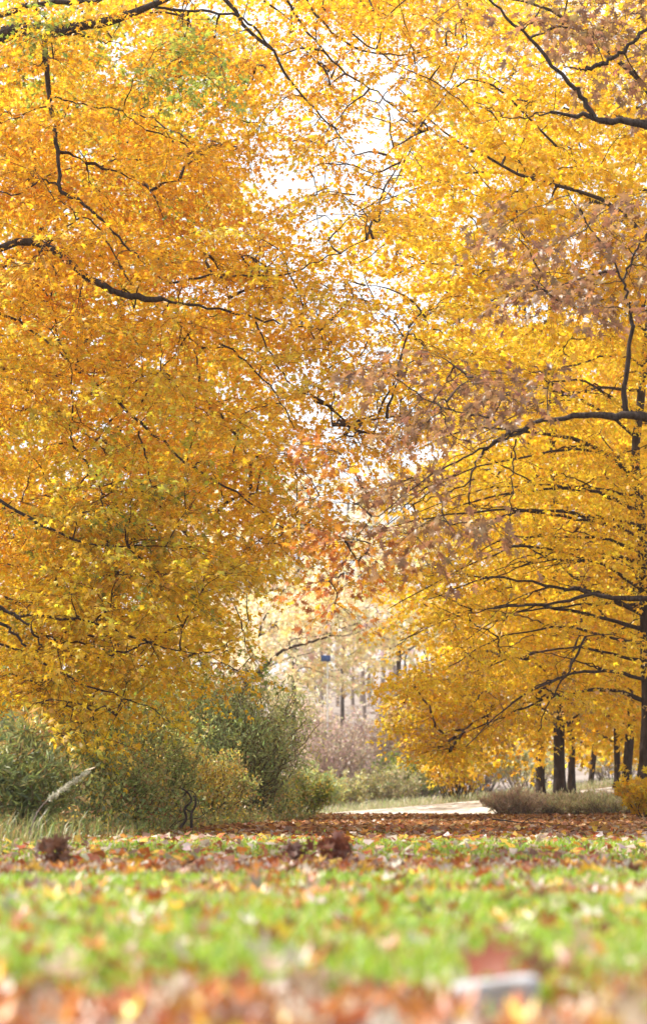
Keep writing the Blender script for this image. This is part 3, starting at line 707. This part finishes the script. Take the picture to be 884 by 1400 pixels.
COPPER = [(2, (.36, .13, .05)), (2, (.30, .17, .07)), (1, (.5, .28, .07))]
UG = 'undergrowth shrubs of the left thicket'
def gp(px, py_base, D): p = at(px, py_base, D); return float(p[0]), float(p[1])
shrub('willow_shrub', 'dusky grey-green feathery shrub leaning over the lawn edge below the pale opening', *gp(308, 1110, 36), 2.8, 1.65, 230, 24000, DUSKY, NARROW, (.08, .14), lean=(.10, 0), cs=.8, rest=.75, lowfill=.03, stem_mat=M_TWIG_MID, up=.8)
for k, (px, D, h, spr, pal, T, size, n, lab) in enumerate([
        (8, 20.5, 1.2, .75, FERN, NARROW, (.09, .15), 6500, 'fern-green shrub with narrow leaves at the left edge of the thicket'),
        (-55, 22.5, 1.7, .9, FERN, OVAL, (.06, .09), 5000, 'leafy green shrub half outside the frame at the left'),
        (85, 24, 1.25, .85, OLIVE, OVAL, (.04, .07), 8000, 'brown-green brushy shrub behind the pale seed spike'),
        (150, 25.5, 1.1, .8, COPPER + OLIVE, OVAL, (.04, .07), 8000, 'copper-tinged low shrub in the middle of the left thicket'),
        (205, 27.5, 1.25, .9, OLIVE, OVAL, (.04, .07), 9000, 'fine-leaved olive shrub just left of the bare twisted bush'),
        (262, 31, 1.5, 1.0, OLIVE + [(2, (.5, .36, .05))], OVAL, (.05, .08), 9000, 'olive and gold shrub right behind the bare twisted bush'),
        (60, 29, 2.5, 1.2, LIME, OVAL, (.07, .11), 9000, 'tall yellow-green shrub under the drooping maple at left'),
        (170, 33, 2.7, 1.3, LIME + OLIVE, OVAL, (.07, .11), 10000, 'tall mixed green and gold shrub deep in the left thicket'),
        (255, 37, 2.6, 1.2, DUSKY + LIME, OVAL, (.07, .11), 8000, 'tall dark green shrub with yellow leaves beside the dusky feathery one'),
        (-10, 35, 3.0, 1.3, DUSKY, OVAL, (.08, .12), 6000, 'tall dark green shrub at the back of the thicket by the left edge'),
        (400, 42, 1.0, .9, OLIVE + GREEN, OVAL, (.06, .09), 6000, 'low green bush at the foot of the dusky feathery shrub')]):
    shrub('thicket_shrub', lab, *gp(px, 1110, D), h, spr, 60 if h < 2 else 80, n, pal, T, size, group=UG, cs=1.6, lowfill=.03, rest=.38, stem_mat=M_TWIG_MID)
# low weeds and brush that knit the thicket together down to the lawn
n = 30000; t = R.random(n); cx_ = np.interp(t, [0, .25, .5, .75, 1], [-40, 70, 160, 260, 400]); dd_ = np.interp(t, [0, .25, .5, .75, 1], [18.6, 21, 23.6, 28, 37]) + R.random(n) ** 1.3 * 5
P = at(cx_ + R.normal(size=n) * 14, 1110, dd_); top = .75 * (1 + .55 * noise(P * [1, 1, 0], 1.9, 6.)) * smooth(-.2, 1.4, dd_ - np.interp(t, [0, .25, .5, .75, 1], [18.6, 21, 23.6, 28, 37]))
P[:, 2] = ground_z(P[:, 0], P[:, 1]) + .02 + R.random(n) ** 1.2 * np.maximum(top, .06)
WEED = OLIVE + FERN[:2] + [(2, (.36, .22, .09)), (2, (.44, .36, .16))]
mobj('undergrowth', leaves_mesh('undergrowth', P, rand_dir(n) + [0, 0, .6], rand_dir(n), R.uniform(.045, .095, n), jit(pick(WEED, n, np.clip(.5 + .4 * noise(P, 1.3, 2.) + R.normal(size=n) * .2, 0, 1)), n), OVAL, M_GREEN),
     kind='stuff', label='tangled olive and brown weeds filling the foot of the left thicket', cat='undergrowth')
# bank of dry grass and bushes at the right
BG = 'dry bushes on the right bank'
for px, D, h, spr, pal, lab in [(705, 47, .62, .9, [(2, (.46, .35, .24)), (2, (.54, .44, .30)), (1, (.36, .36, .18))], 'brownish dry bush at the left end of the right bank, beside the road'),
                                (750, 48, .62, 1.0, TAN, 'straw coloured dry bush below the stoutest dark trunk'),
                                (795, 47, .60, 1.0, TAN, 'straw coloured dry bush below the leaning trunk on the bank'),
                                (838, 46, .62, 1.0, TAN, 'grey-green dry bush next to the yellow sapling on the bank'),
                                (720, 53, .7, 1.2, TAN, 'dry bush with pale stems set back behind the bank')]:
    shrub('dry_bush', lab, *gp(px, 1110, D), h * R.uniform(.75, 1.1), spr, 110, 4600, pal, NARROW, (.06, .15), group=BG, m=M_GREEN, stem_mat=M_TWIG_PALE, tip=1.1, rest=.4)
shrub('maple_sapling', 'low yellow maple sapling at the right edge in front of the dark trunks', *gp(893, 1120, 38), 1.05, .75, 30, 1700, YELLOW, MAPLE, (.10, .15), m=M_LEAF, cat='sapling', flat=.5)
shrub('maple_sapling', 'yellow maple sapling drooping beside the road, left of the dark trunks', *gp(625, 1075, 64), 2.2, 1.3, 40, 1700, GOLD + PALE, LOBE3, (.14, .2), m=M_LEAF, cat='sapling', flat=.5)
# beyond the road: green bushes and pale pinkish brush
RG = 'bushes beyond the road'
for px, D, h, spr, pal, n, size, lab in [
        (425, 66, 1.5, 1.3, GREEN + DUSKY, 4500, (.09, .14), 'blue-green bush beyond the road at the left of the opening'),
        (470, 69, 1.3, 1.3, DUSKY + TAN, 4000, (.09, .14), 'grey-green bush beyond the road in the middle of the opening'),
        (530, 70, 1.5, 1.5, GREEN + TAN, 4500, (.09, .14), 'bright green and tan bush beyond the thin end of the road'),
        (570, 74, 2.0, 1.7, TAN + GREEN, 4500, (.10, .16), 'tan bush behind the bright green one beyond the road'),
        (450, 78, 3.4, 2.0, PINK, 5000, (.13, .2), 'pale pinkish brush on the slope below the grey trunk'),
        (520, 84, 4.4, 2.4, PINK, 6500, (.14, .22), 'tall pale pinkish brush in the middle of the slope'),
        (590, 86, 4.6, 2.4, PINK + PALE, 6000, (.14, .22), 'pale cream brush on the slope beside the orange sapling'),
        (650, 84, 3.8, 2.4, PINK + PALE, 5000, (.14, .22), 'cream brush half hidden behind the right maple'),
        (420, 98, 4.0, 2.6, PINK, 4500, (.16, .25), 'faded mauve brush high on the slope at the left of the opening'),
        (720, 78, 2.4, 2.0, TAN + PALE, 4000, (.12, .2), 'tan brush behind the dark trunks at the road'),
        (840, 80, 2.2, 2.0, PALE, 4000, (.12, .2), 'pale yellow brush behind the rightmost dark trunks')]:
    shrub('slope_bush', lab, *gp(px, 1090, D), h, spr, 60, n, pal, OVAL, size, group=RG, m=M_LEAF if pal[0] is PINK[0] else M_GREEN, stem_mat=M_TWIG_PALE, cs=.7, rest=.3)

# bare twisted bush on the lawn edge
bx, by = gp(258, 1136, 24.6); bz = float(ground_z(bx, by))
def q(px, py, d=0): return at(px, py, by + d)
root = empty('bare_bush', (bx, by, bz), label='small dark bare bush with twisted stems at the lawn edge', cat='bush')
for pts, r0, r1 in [([q(246, 1132), q(255, 1118), q(252, 1105), q(262, 1095), q(258, 1084), q(248, 1078)], .028, .012), ([q(262, 1132), q(262, 1112), q(268, 1100), q(267, 1088), q(264, 1090)], .026, .014),
                    ([q(252, 1105), q(262, 1108), q(268, 1098)], .016, .01), ([q(250, 1090, .1), q(258, 1080, .1), q(268, 1086, .1), q(276, 1108, .1), q(286, 1124, .1)], .009, .005),
                    ([q(238, 1128), q(250, 1120), q(270, 1118), q(284, 1110)], .010, .006), ([q(232, 1132, -.1), q(244, 1118, -.1), q(248, 1100, -.1)], .008, .004)]:
    P = resample(pts, 14, .015); mobj('stem', tubes_mesh('stem', P[None], np.linspace(r0, r1, 14)[None] * .72, M_BARK, 6), root)
# pale seed spike leaning out of the thicket
D = 18.; root = empty('seed_spike', tuple(at(50, 1130, D)), label='pale feathery seed spike leaning out over the ferny shrub at left', cat='plant')
P = resample([at(40, 1140, D), at(55, 1105, D), at(82, 1082, D), at(122, 1054, D)], 16)
mobj('stem', tubes_mesh('stem', P[None], np.linspace(.006, .002, 16)[None], M_TWIG_PALE, 5), root)
t = R.uniform(7.5, 15, 420); i = np.minimum(t.astype(int), 14); f = (t - i)[:, None]; pos = P[i] * (1 - f) + P[i + 1] * f + R.normal(size=(420, 3)) * .009
mobj('seed_head', leaves_mesh('seed_head', pos, rand_dir(420) + [.3, 0, .3], rand_dir(420), R.uniform(.015, .035, 420), jit(np.tile([[.62, .60, .48]], (420, 1)), 420, .03, .1), OVAL, M_DRY), root, kind='stuff')
# dried weed clumps sticking up from the lawn
for px, py, D, h, n, pal, lab in [(75, 1180, 14.3, .17, 60, [(1, (.16, .07, .045)), (1, (.24, .12, .07))], 'clump of curled brown dead leaves standing on the lawn at left'),
                                  (460, 1178, 14.6, .16, 60, [(2, (.20, .06, .035)), (1, (.30, .10, .04))], 'dark red-brown clump of dead leaves standing in mid lawn'),
                                  (405, 1178, 14.9, .10, 34, [(1, (.14, .05, .035)), (1, (.22, .09, .04))], 'small dark clump of dead leaves left of the red-brown clump')]:
    x, y = gp(px, py, D); z = float(ground_z(x, y)); root = empty('leaf_clump', (x, y, z), label=lab, cat='dead leaves')
    pos = np.stack([x + R.normal(size=n) * .06, y + R.normal(size=n) * .06, z + R.uniform(.0, h, n)], -1); c = jit(pick(pal, n), n)
    st = np.stack([np.stack([x + R.normal(size=9) * .03, y + R.normal(size=9) * .03, np.full(9, z - .02)], -1), np.stack([x + R.normal(size=9) * .06, y + R.normal(size=9) * .05, np.full(9, z + h)], -1)], 1)
    mobj('stems', tubes_mesh('stems', st, np.full((9, 2), .003), M_TWIG, 4), root, kind='stuff')
    loose_leaves('leaf', pos, rand_dir(n) + [0, 0, .3], rand_dir(n), R.uniform(.07, .12, n), c, CURL, M_DRY, root, 4)
# fallen stick on the litter
x, y = gp(712, 1130, 30); z = float(ground_z(x, y))
P = resample([(x - .42, y + .1, z + .10), (x - .1, y, z + .07), (x + .2, y + .05, z + .06), (x + .5, y - .1, z + .03)], 12, .02)
root = empty('fallen_stick', (x, y, z), label='thin dark stick lying on the brown leaf litter before the right bank', cat='stick')
mobj('stem', tubes_mesh('stem', P[None], np.linspace(.014, .006, 12)[None], M_BARK, 6), root)
mobj('side_twig', tubes_mesh('side_twig', resample([P[5], P[5] + [.12, .05, .07], P[5] + [.3, .05, .08]], 6)[None], np.linspace(.007, .003, 6)[None], M_BARK, 5), root)

# far blue sign / shelter on the slope
D = 79.; x, y = gp(445, 900, D); z = float(ground_z(x, y)); zs = float(at(445, 900, D)[2])
def box(name, c, s, m, parent):
    v = np.array([(i, j, k) for i in (-.5, .5) for j in (-.5, .5) for k in (-.5, .5)]) * s + c
    return mobj(name, raw_mesh(name, v, [(0, 1, 3, 2), (4, 6, 7, 5), (0, 4, 5, 1), (2, 3, 7, 6), (0, 2, 6, 4), (1, 5, 7, 3)], None, m), parent)
M_BLUE = rough_material('blue_paint', (.05, .10, .28), (.08, .14, .36), 2, .5, .05); M_WHITE = rough_material('white_paint', (.7, .7, .7), (.8, .8, .8), 2, .5, .05)
root = empty('far_sign', (x, y, z), label='tiny blue and white sign board high in the pale opening, beyond the road', cat='sign')
box('panel', (x, y, zs), (.38, .05, .24), M_BLUE, root); box('panel', (x + .275, y, zs), (.16, .05, .24), M_WHITE, root)
box('post', (x + .07, y + .07, (z + zs) / 2), (.06, .06, zs - z + .2), M_WHITE, root)

# ------------------------------------------------------------------ pale stone block at the path edge, with its leaf
def stone():
    import bmesh
    x, y = gp(678, 1366, 4.5); z = float(ground_z(x, y))
    bm = bmesh.new(); bmesh.ops.create_cube(bm, size=1)
    bmesh.ops.subdivide_edges(bm, edges=bm.edges[:], cuts=7, use_grid_fill=True)
    for v in bm.verts:
        p = np.array(v.co); r = np.linalg.norm(p); sq = p / max(np.max(np.abs(p)), 1e-6) * .5
        p = .95 * p + .05 * p / r * .62
        p = p * (.180, .12, .082); p[2] += .012 * p[0] / .1
        n_ = noise(p[None], 40.)[0] * .004 + noise(p[None], 95., 3.)[0] * .002
        v.co = p * (1 + n_ / .08)
    me = bpy.data.meshes.new('stone'); bm.to_mesh(me); bm.free()
    for f in me.polygons: f.use_smooth = True
    me.materials.append(rough_material('pale_limestone', (.30, .31, .34), (.44, .45, .48), 40, .85, .8, c2=(.30, .28, .26), scale2=14, dist=.004))
    o = bpy.data.objects.new('stone', me); o.location = (x, y, z + .040); o.rotation_euler = (0, 0, .12); COL.objects.link(o)
    tag(o, 'pale grey stone block at the path edge with a red-brown leaf on top', 'stone')
    return x, y, z + .078
sx, sy, sz_ = stone()

# ------------------------------------------------------------------ grass
def blades(n_try, y0, y1, half, hmin, hmax, wmm):
    y = np.sqrt(R.uniform(y0 ** 2, y1 ** 2, n_try)); x = R.uniform(-1, 1, n_try) * (half * y + 1.5)
    g = grass_amount(x, y); tu = noise(np.stack([x, y, 0 * x], -1), 4.5, 8.) * .3
    ok = R.random(n_try) < np.clip(g * 1.05 + tu * (g > .1), 0, 1); x, y, g = x[ok], y[ok], g[ok]; n = len(x)
    h = R.uniform(hmin, hmax, n) * (.6 + .5 * g); a = R.uniform(0, 6.283, n); lean = R.uniform(.1, .75, n)
    b = np.stack([x, y, ground_z(x, y) - .005], -1); dv = np.stack([np.cos(a), np.sin(a), 0 * a], -1)
    side = np.stack([-np.sin(a), np.cos(a), 0 * a], -1) * (wmm * R.uniform(.6, 1.2, n))[:, None]
    mid = b + dv * (h * lean * .35)[:, None] + np.array([0, 0, .62]) * h[:, None]; tip = b + dv * (h * lean)[:, None] + np.array([0, 0, 1]) * (h * (1 - .25 * lean))[:, None]
    V = np.stack([b, mid + side, mid - side, tip], 1).reshape(-1, 3)
    F = (np.array([(0, 1, 2), (2, 1, 3)])[None] + (np.arange(n) * 4)[:, None, None]).reshape(-1, 3)
    c = jit(pick([(1.6, (.13, .27, .018)), (3, (.25, .40, .022)), (3, (.37, .50, .035)), (1.2, (.45, .42, .12)), (.7, (.55, .48, .26))], n), n)
    return V, F, np.repeat(c, 4, 0)
parts_ = [blades(190000, 4.1, 10.5, .2, .055, .125, .0043), blades(80000, 10, 24, .2, .05, .10, .0068)]
off = 0; Vs, Fs, Cs = [], [], []
for V, F, C in parts_: Vs.append(V); Fs.append(F + off); Cs.append(C); off += len(V)
mobj('grass', raw_mesh('grass', np.concatenate(Vs), np.concatenate(Fs), np.concatenate(Cs), M_GRASS), kind='stuff', label='bright green lawn grass growing in bands between the leaves', cat='grass')
# rough grass along the shrub and bank edges
def rough_grass(name, label, spots, n, h, pal, w=.006):
    j = R.integers(0, len(spots), n); s = np.array(spots)
    x = s[j, 0] + R.normal(size=n) * s[j, 2]; y = s[j, 1] + R.normal(size=n) * s[j, 3]
    hh = h * (.15 + .85 * R.random(n) ** 2.2) * (1 + .35 * noise(np.stack([x, y, 0 * x], -1), 2.5)); a = R.uniform(0, 6.283, n); ln = R.uniform(.1, 1.1, n)
    b = np.stack([x, y, ground_z(x, y) - .01], -1); dv = np.stack([np.cos(a), np.sin(a), 0 * a], -1)
    side = np.stack([-np.sin(a), np.cos(a), 0 * a], -1) * w
    mid = b + dv * (hh * ln * .35)[:, None] + np.array([0, 0, .62]) * hh[:, None]; tip = b + dv * (hh * ln)[:, None] + np.array([0, 0, 1]) * (hh * (1 - .2 * ln))[:, None]
    V = np.stack([b, mid + side, mid - side, tip], 1).reshape(-1, 3)
    F = (np.array([(0, 1, 2), (2, 1, 3)])[None] + (np.arange(n) * 4)[:, None, None]).reshape(-1, 3)
    mobj(name, raw_mesh(name, V, F, np.repeat(jit(pick(pal, n), n), 4, 0), M_GRASS), kind='stuff', label=label, cat='grass')
rough_grass('tall_grass', 'tall pale and green grass at the foot of the left thicket', [(*gp(px, 1120, D), .35, .6) for px, D in ((10, 18.5), (40, 20), (90, 22), (140, 24), (200, 26.5), (260, 30), (320, 33), (390, 38))], 8000, .36,
            [(2, (.16, .22, .05)), (2.5, (.26, .28, .08)), (1, (.38, .34, .16)), (1.5, (.13, .17, .05)), (1.5, (.34, .20, .08))], .0035)
rough_grass('verge_grass', 'pale dry verge grass beyond the road', [(*gp(px, 1095, D), 1.2, 1.2) for px in range(380, 900, 40) for D in (63.5, 66)], 16000, .38, [(2, (.46, .42, .28)), (2, (.34, .36, .16)), (1, (.2, .28, .1))], .007)

# ------------------------------------------------------------------ bright autumn haze
m_, t_ = mat('pale_haze'); v_ = N(t_, 'ShaderNodeVolumePrincipled'); v_.inputs['Color'].default_value = (.96, .97, 1, 1); v_.inputs['Density'].default_value = HAZE
v_.inputs['Anisotropy'].default_value = .3
o_ = N(t_, 'ShaderNodeOutputMaterial'); t_.links.new(v_.outputs[0], o_.inputs['Volume'])
if HAZE > 0: tag(box('haze', (0, 440, 24), (1100, 940, 74), m_, None), 'thin bright haze paling the far slope', 'haze', kind='stuff')

# ------------------------------------------------------------------ fallen leaves
LIT = [(2.4, (.36, .09, .03)), (2, (.48, .15, .035)), (1.4, (.54, .23, .04)), (1.1, (.64, .37, .035)), (1.0, (.68, .46, .06)), (2.2, (.42, .30, .22)), (2.2, (.58, .49, .40)), (2.2, (.20, .085, .05))]
def litter(n, y0, y1, half=.19, bias=1.0):
    y = np.sqrt(R.uniform(y0 ** 2, y1 ** 2, n)); x = R.uniform(-1, 1, n) * (half * y + 1.6)
    g = grass_amount(x, y); ok = R.random(n) < (1 - .74 * g) * bias; x, y, g = x[ok], y[ok], g[ok]; n = len(x)
    lift = R.uniform(.005, .03, n) + g * R.uniform(0, .075, n)
    pos = np.stack([x, y, ground_z(x, y) + lift], -1)
    a = R.uniform(0, 6.283, n); ax = np.stack([np.cos(a), np.sin(a), R.normal(size=n) * .35], -1)
    nr = np.array([0, 0, 1.]) + R.normal(size=(n, 3)) * .45
    return pos, ax, nr, R.uniform(.06, .115, n), g
sets = [litter(2900, 3.6, 4.7), litter(9200, 4.7, 10), litter(13000, 10, 22), litter(40000, 22, 47), litter(10000, 40, 53)]
pos, ax, nr, sz, g = [np.concatenate(q_) for q_ in zip(*sets)]
keep = ~((np.abs(pos[:, 0] - sx) < .14) & (pos[:, 1] - sy < .11) & (pos[:, 1] - sy > -.36) & ((pos[:, 1] - sy > -.12) | (R.random(len(pos)) < .0))); pos, ax, nr, sz, g = pos[keep], ax[keep], nr[keep], sz[keep], g[keep]
kk = R.random(len(pos)); far_ = smooth(20, 30, pos[:, 1])
col = jit(pick(LIT, len(pos), kk), len(pos), .08, .18); br = jit(pick([(2, (.26, .11, .04)), (2, (.36, .17, .06)), (2, (.20, .085, .035)), (1, (.46, .25, .06)), (.7, (.40, .28, .16))], len(pos)), len(pos))
usebr = R.random(len(pos)) < far_; col[usebr] = br[usebr]
px, py = proj(pos); vis = (px > 0) & (px < 884) & (py < 1398)
order = np.argsort(np.where(vis, pos[:, 1] / sz, 1e9))[:280]; rest = np.ones(len(pos), bool); rest[order] = False
KIND = [('deep red-brown', 'dark'), ('rust-orange', 'mid'), ('golden yellow', 'y'), ('pale tan', 'p')]
def leaf_tag(o, i):
    c = col[order[i]]; p = pos[order[i]]
    name = 'golden yellow' if c[1] > .28 and c[2] < .12 else 'pale tan' if c[2] > .13 else 'rust-orange' if c[0] > .38 else 'dark red-brown'
    u = float(proj(p)[0]); on = p[1] < 4.6
    side = 'in the left corner' if u < 180 else 'left of centre' if u < 400 else 'just left of the pale stone' if u < 610 else 'by the pale stone' if u < 750 else 'right of the pale stone'
    depth = 'at the very front' if p[1] < 4.1 else 'on the path' if p[1] < 4.35 else 'by the lawn edge' if on else 'in the first grass'
    tag(o, f'{name} fallen leaf {depth}, {side}', 'fallen leaf', f'{name} fallen leaves {depth}, {side}')
loose_leaves('fallen_leaf', pos[order], ax[order], nr[order], sz[order], col[order], CURL, M_DRY, None, 12, leaf_tag)
n_ = pos[rest, 1] < 14
V1, F1, C1 = leaf_arrays(pos[rest][n_], ax[rest][n_], nr[rest][n_], sz[rest][n_], col[rest][n_], CURL)
far_i = ~n_; V2, F2, C2 = leaf_arrays(pos[rest][far_i], ax[rest][far_i], nr[rest][far_i], sz[rest][far_i] * 1.1, col[rest][far_i], KITE)
mobj('leaf_litter', raw_mesh('leaf_litter', np.concatenate([V1, V2]), np.concatenate([F1, F2 + len(V1)]), np.concatenate([C1, C2]), M_DRY), kind='stuff', label='carpet of brown and orange fallen leaves over the lawn', cat='leaf litter')
# the leaf resting on the stone
loose_leaves('fallen_leaf', np.array([[sx - .065, sy - .02, sz_ + .030]]), np.array([[1., .05, .22]]), np.array([[-.2, -.75, .6]]), np.array([.135]), np.array([[.26, .06, .022]]), CURL, M_DRY, None, 1,
             lambda o, i: tag(o, 'large curled red-brown leaf resting on top of the pale stone', 'fallen leaf'))
print('LEAVES', sum(_count.values()), _count)
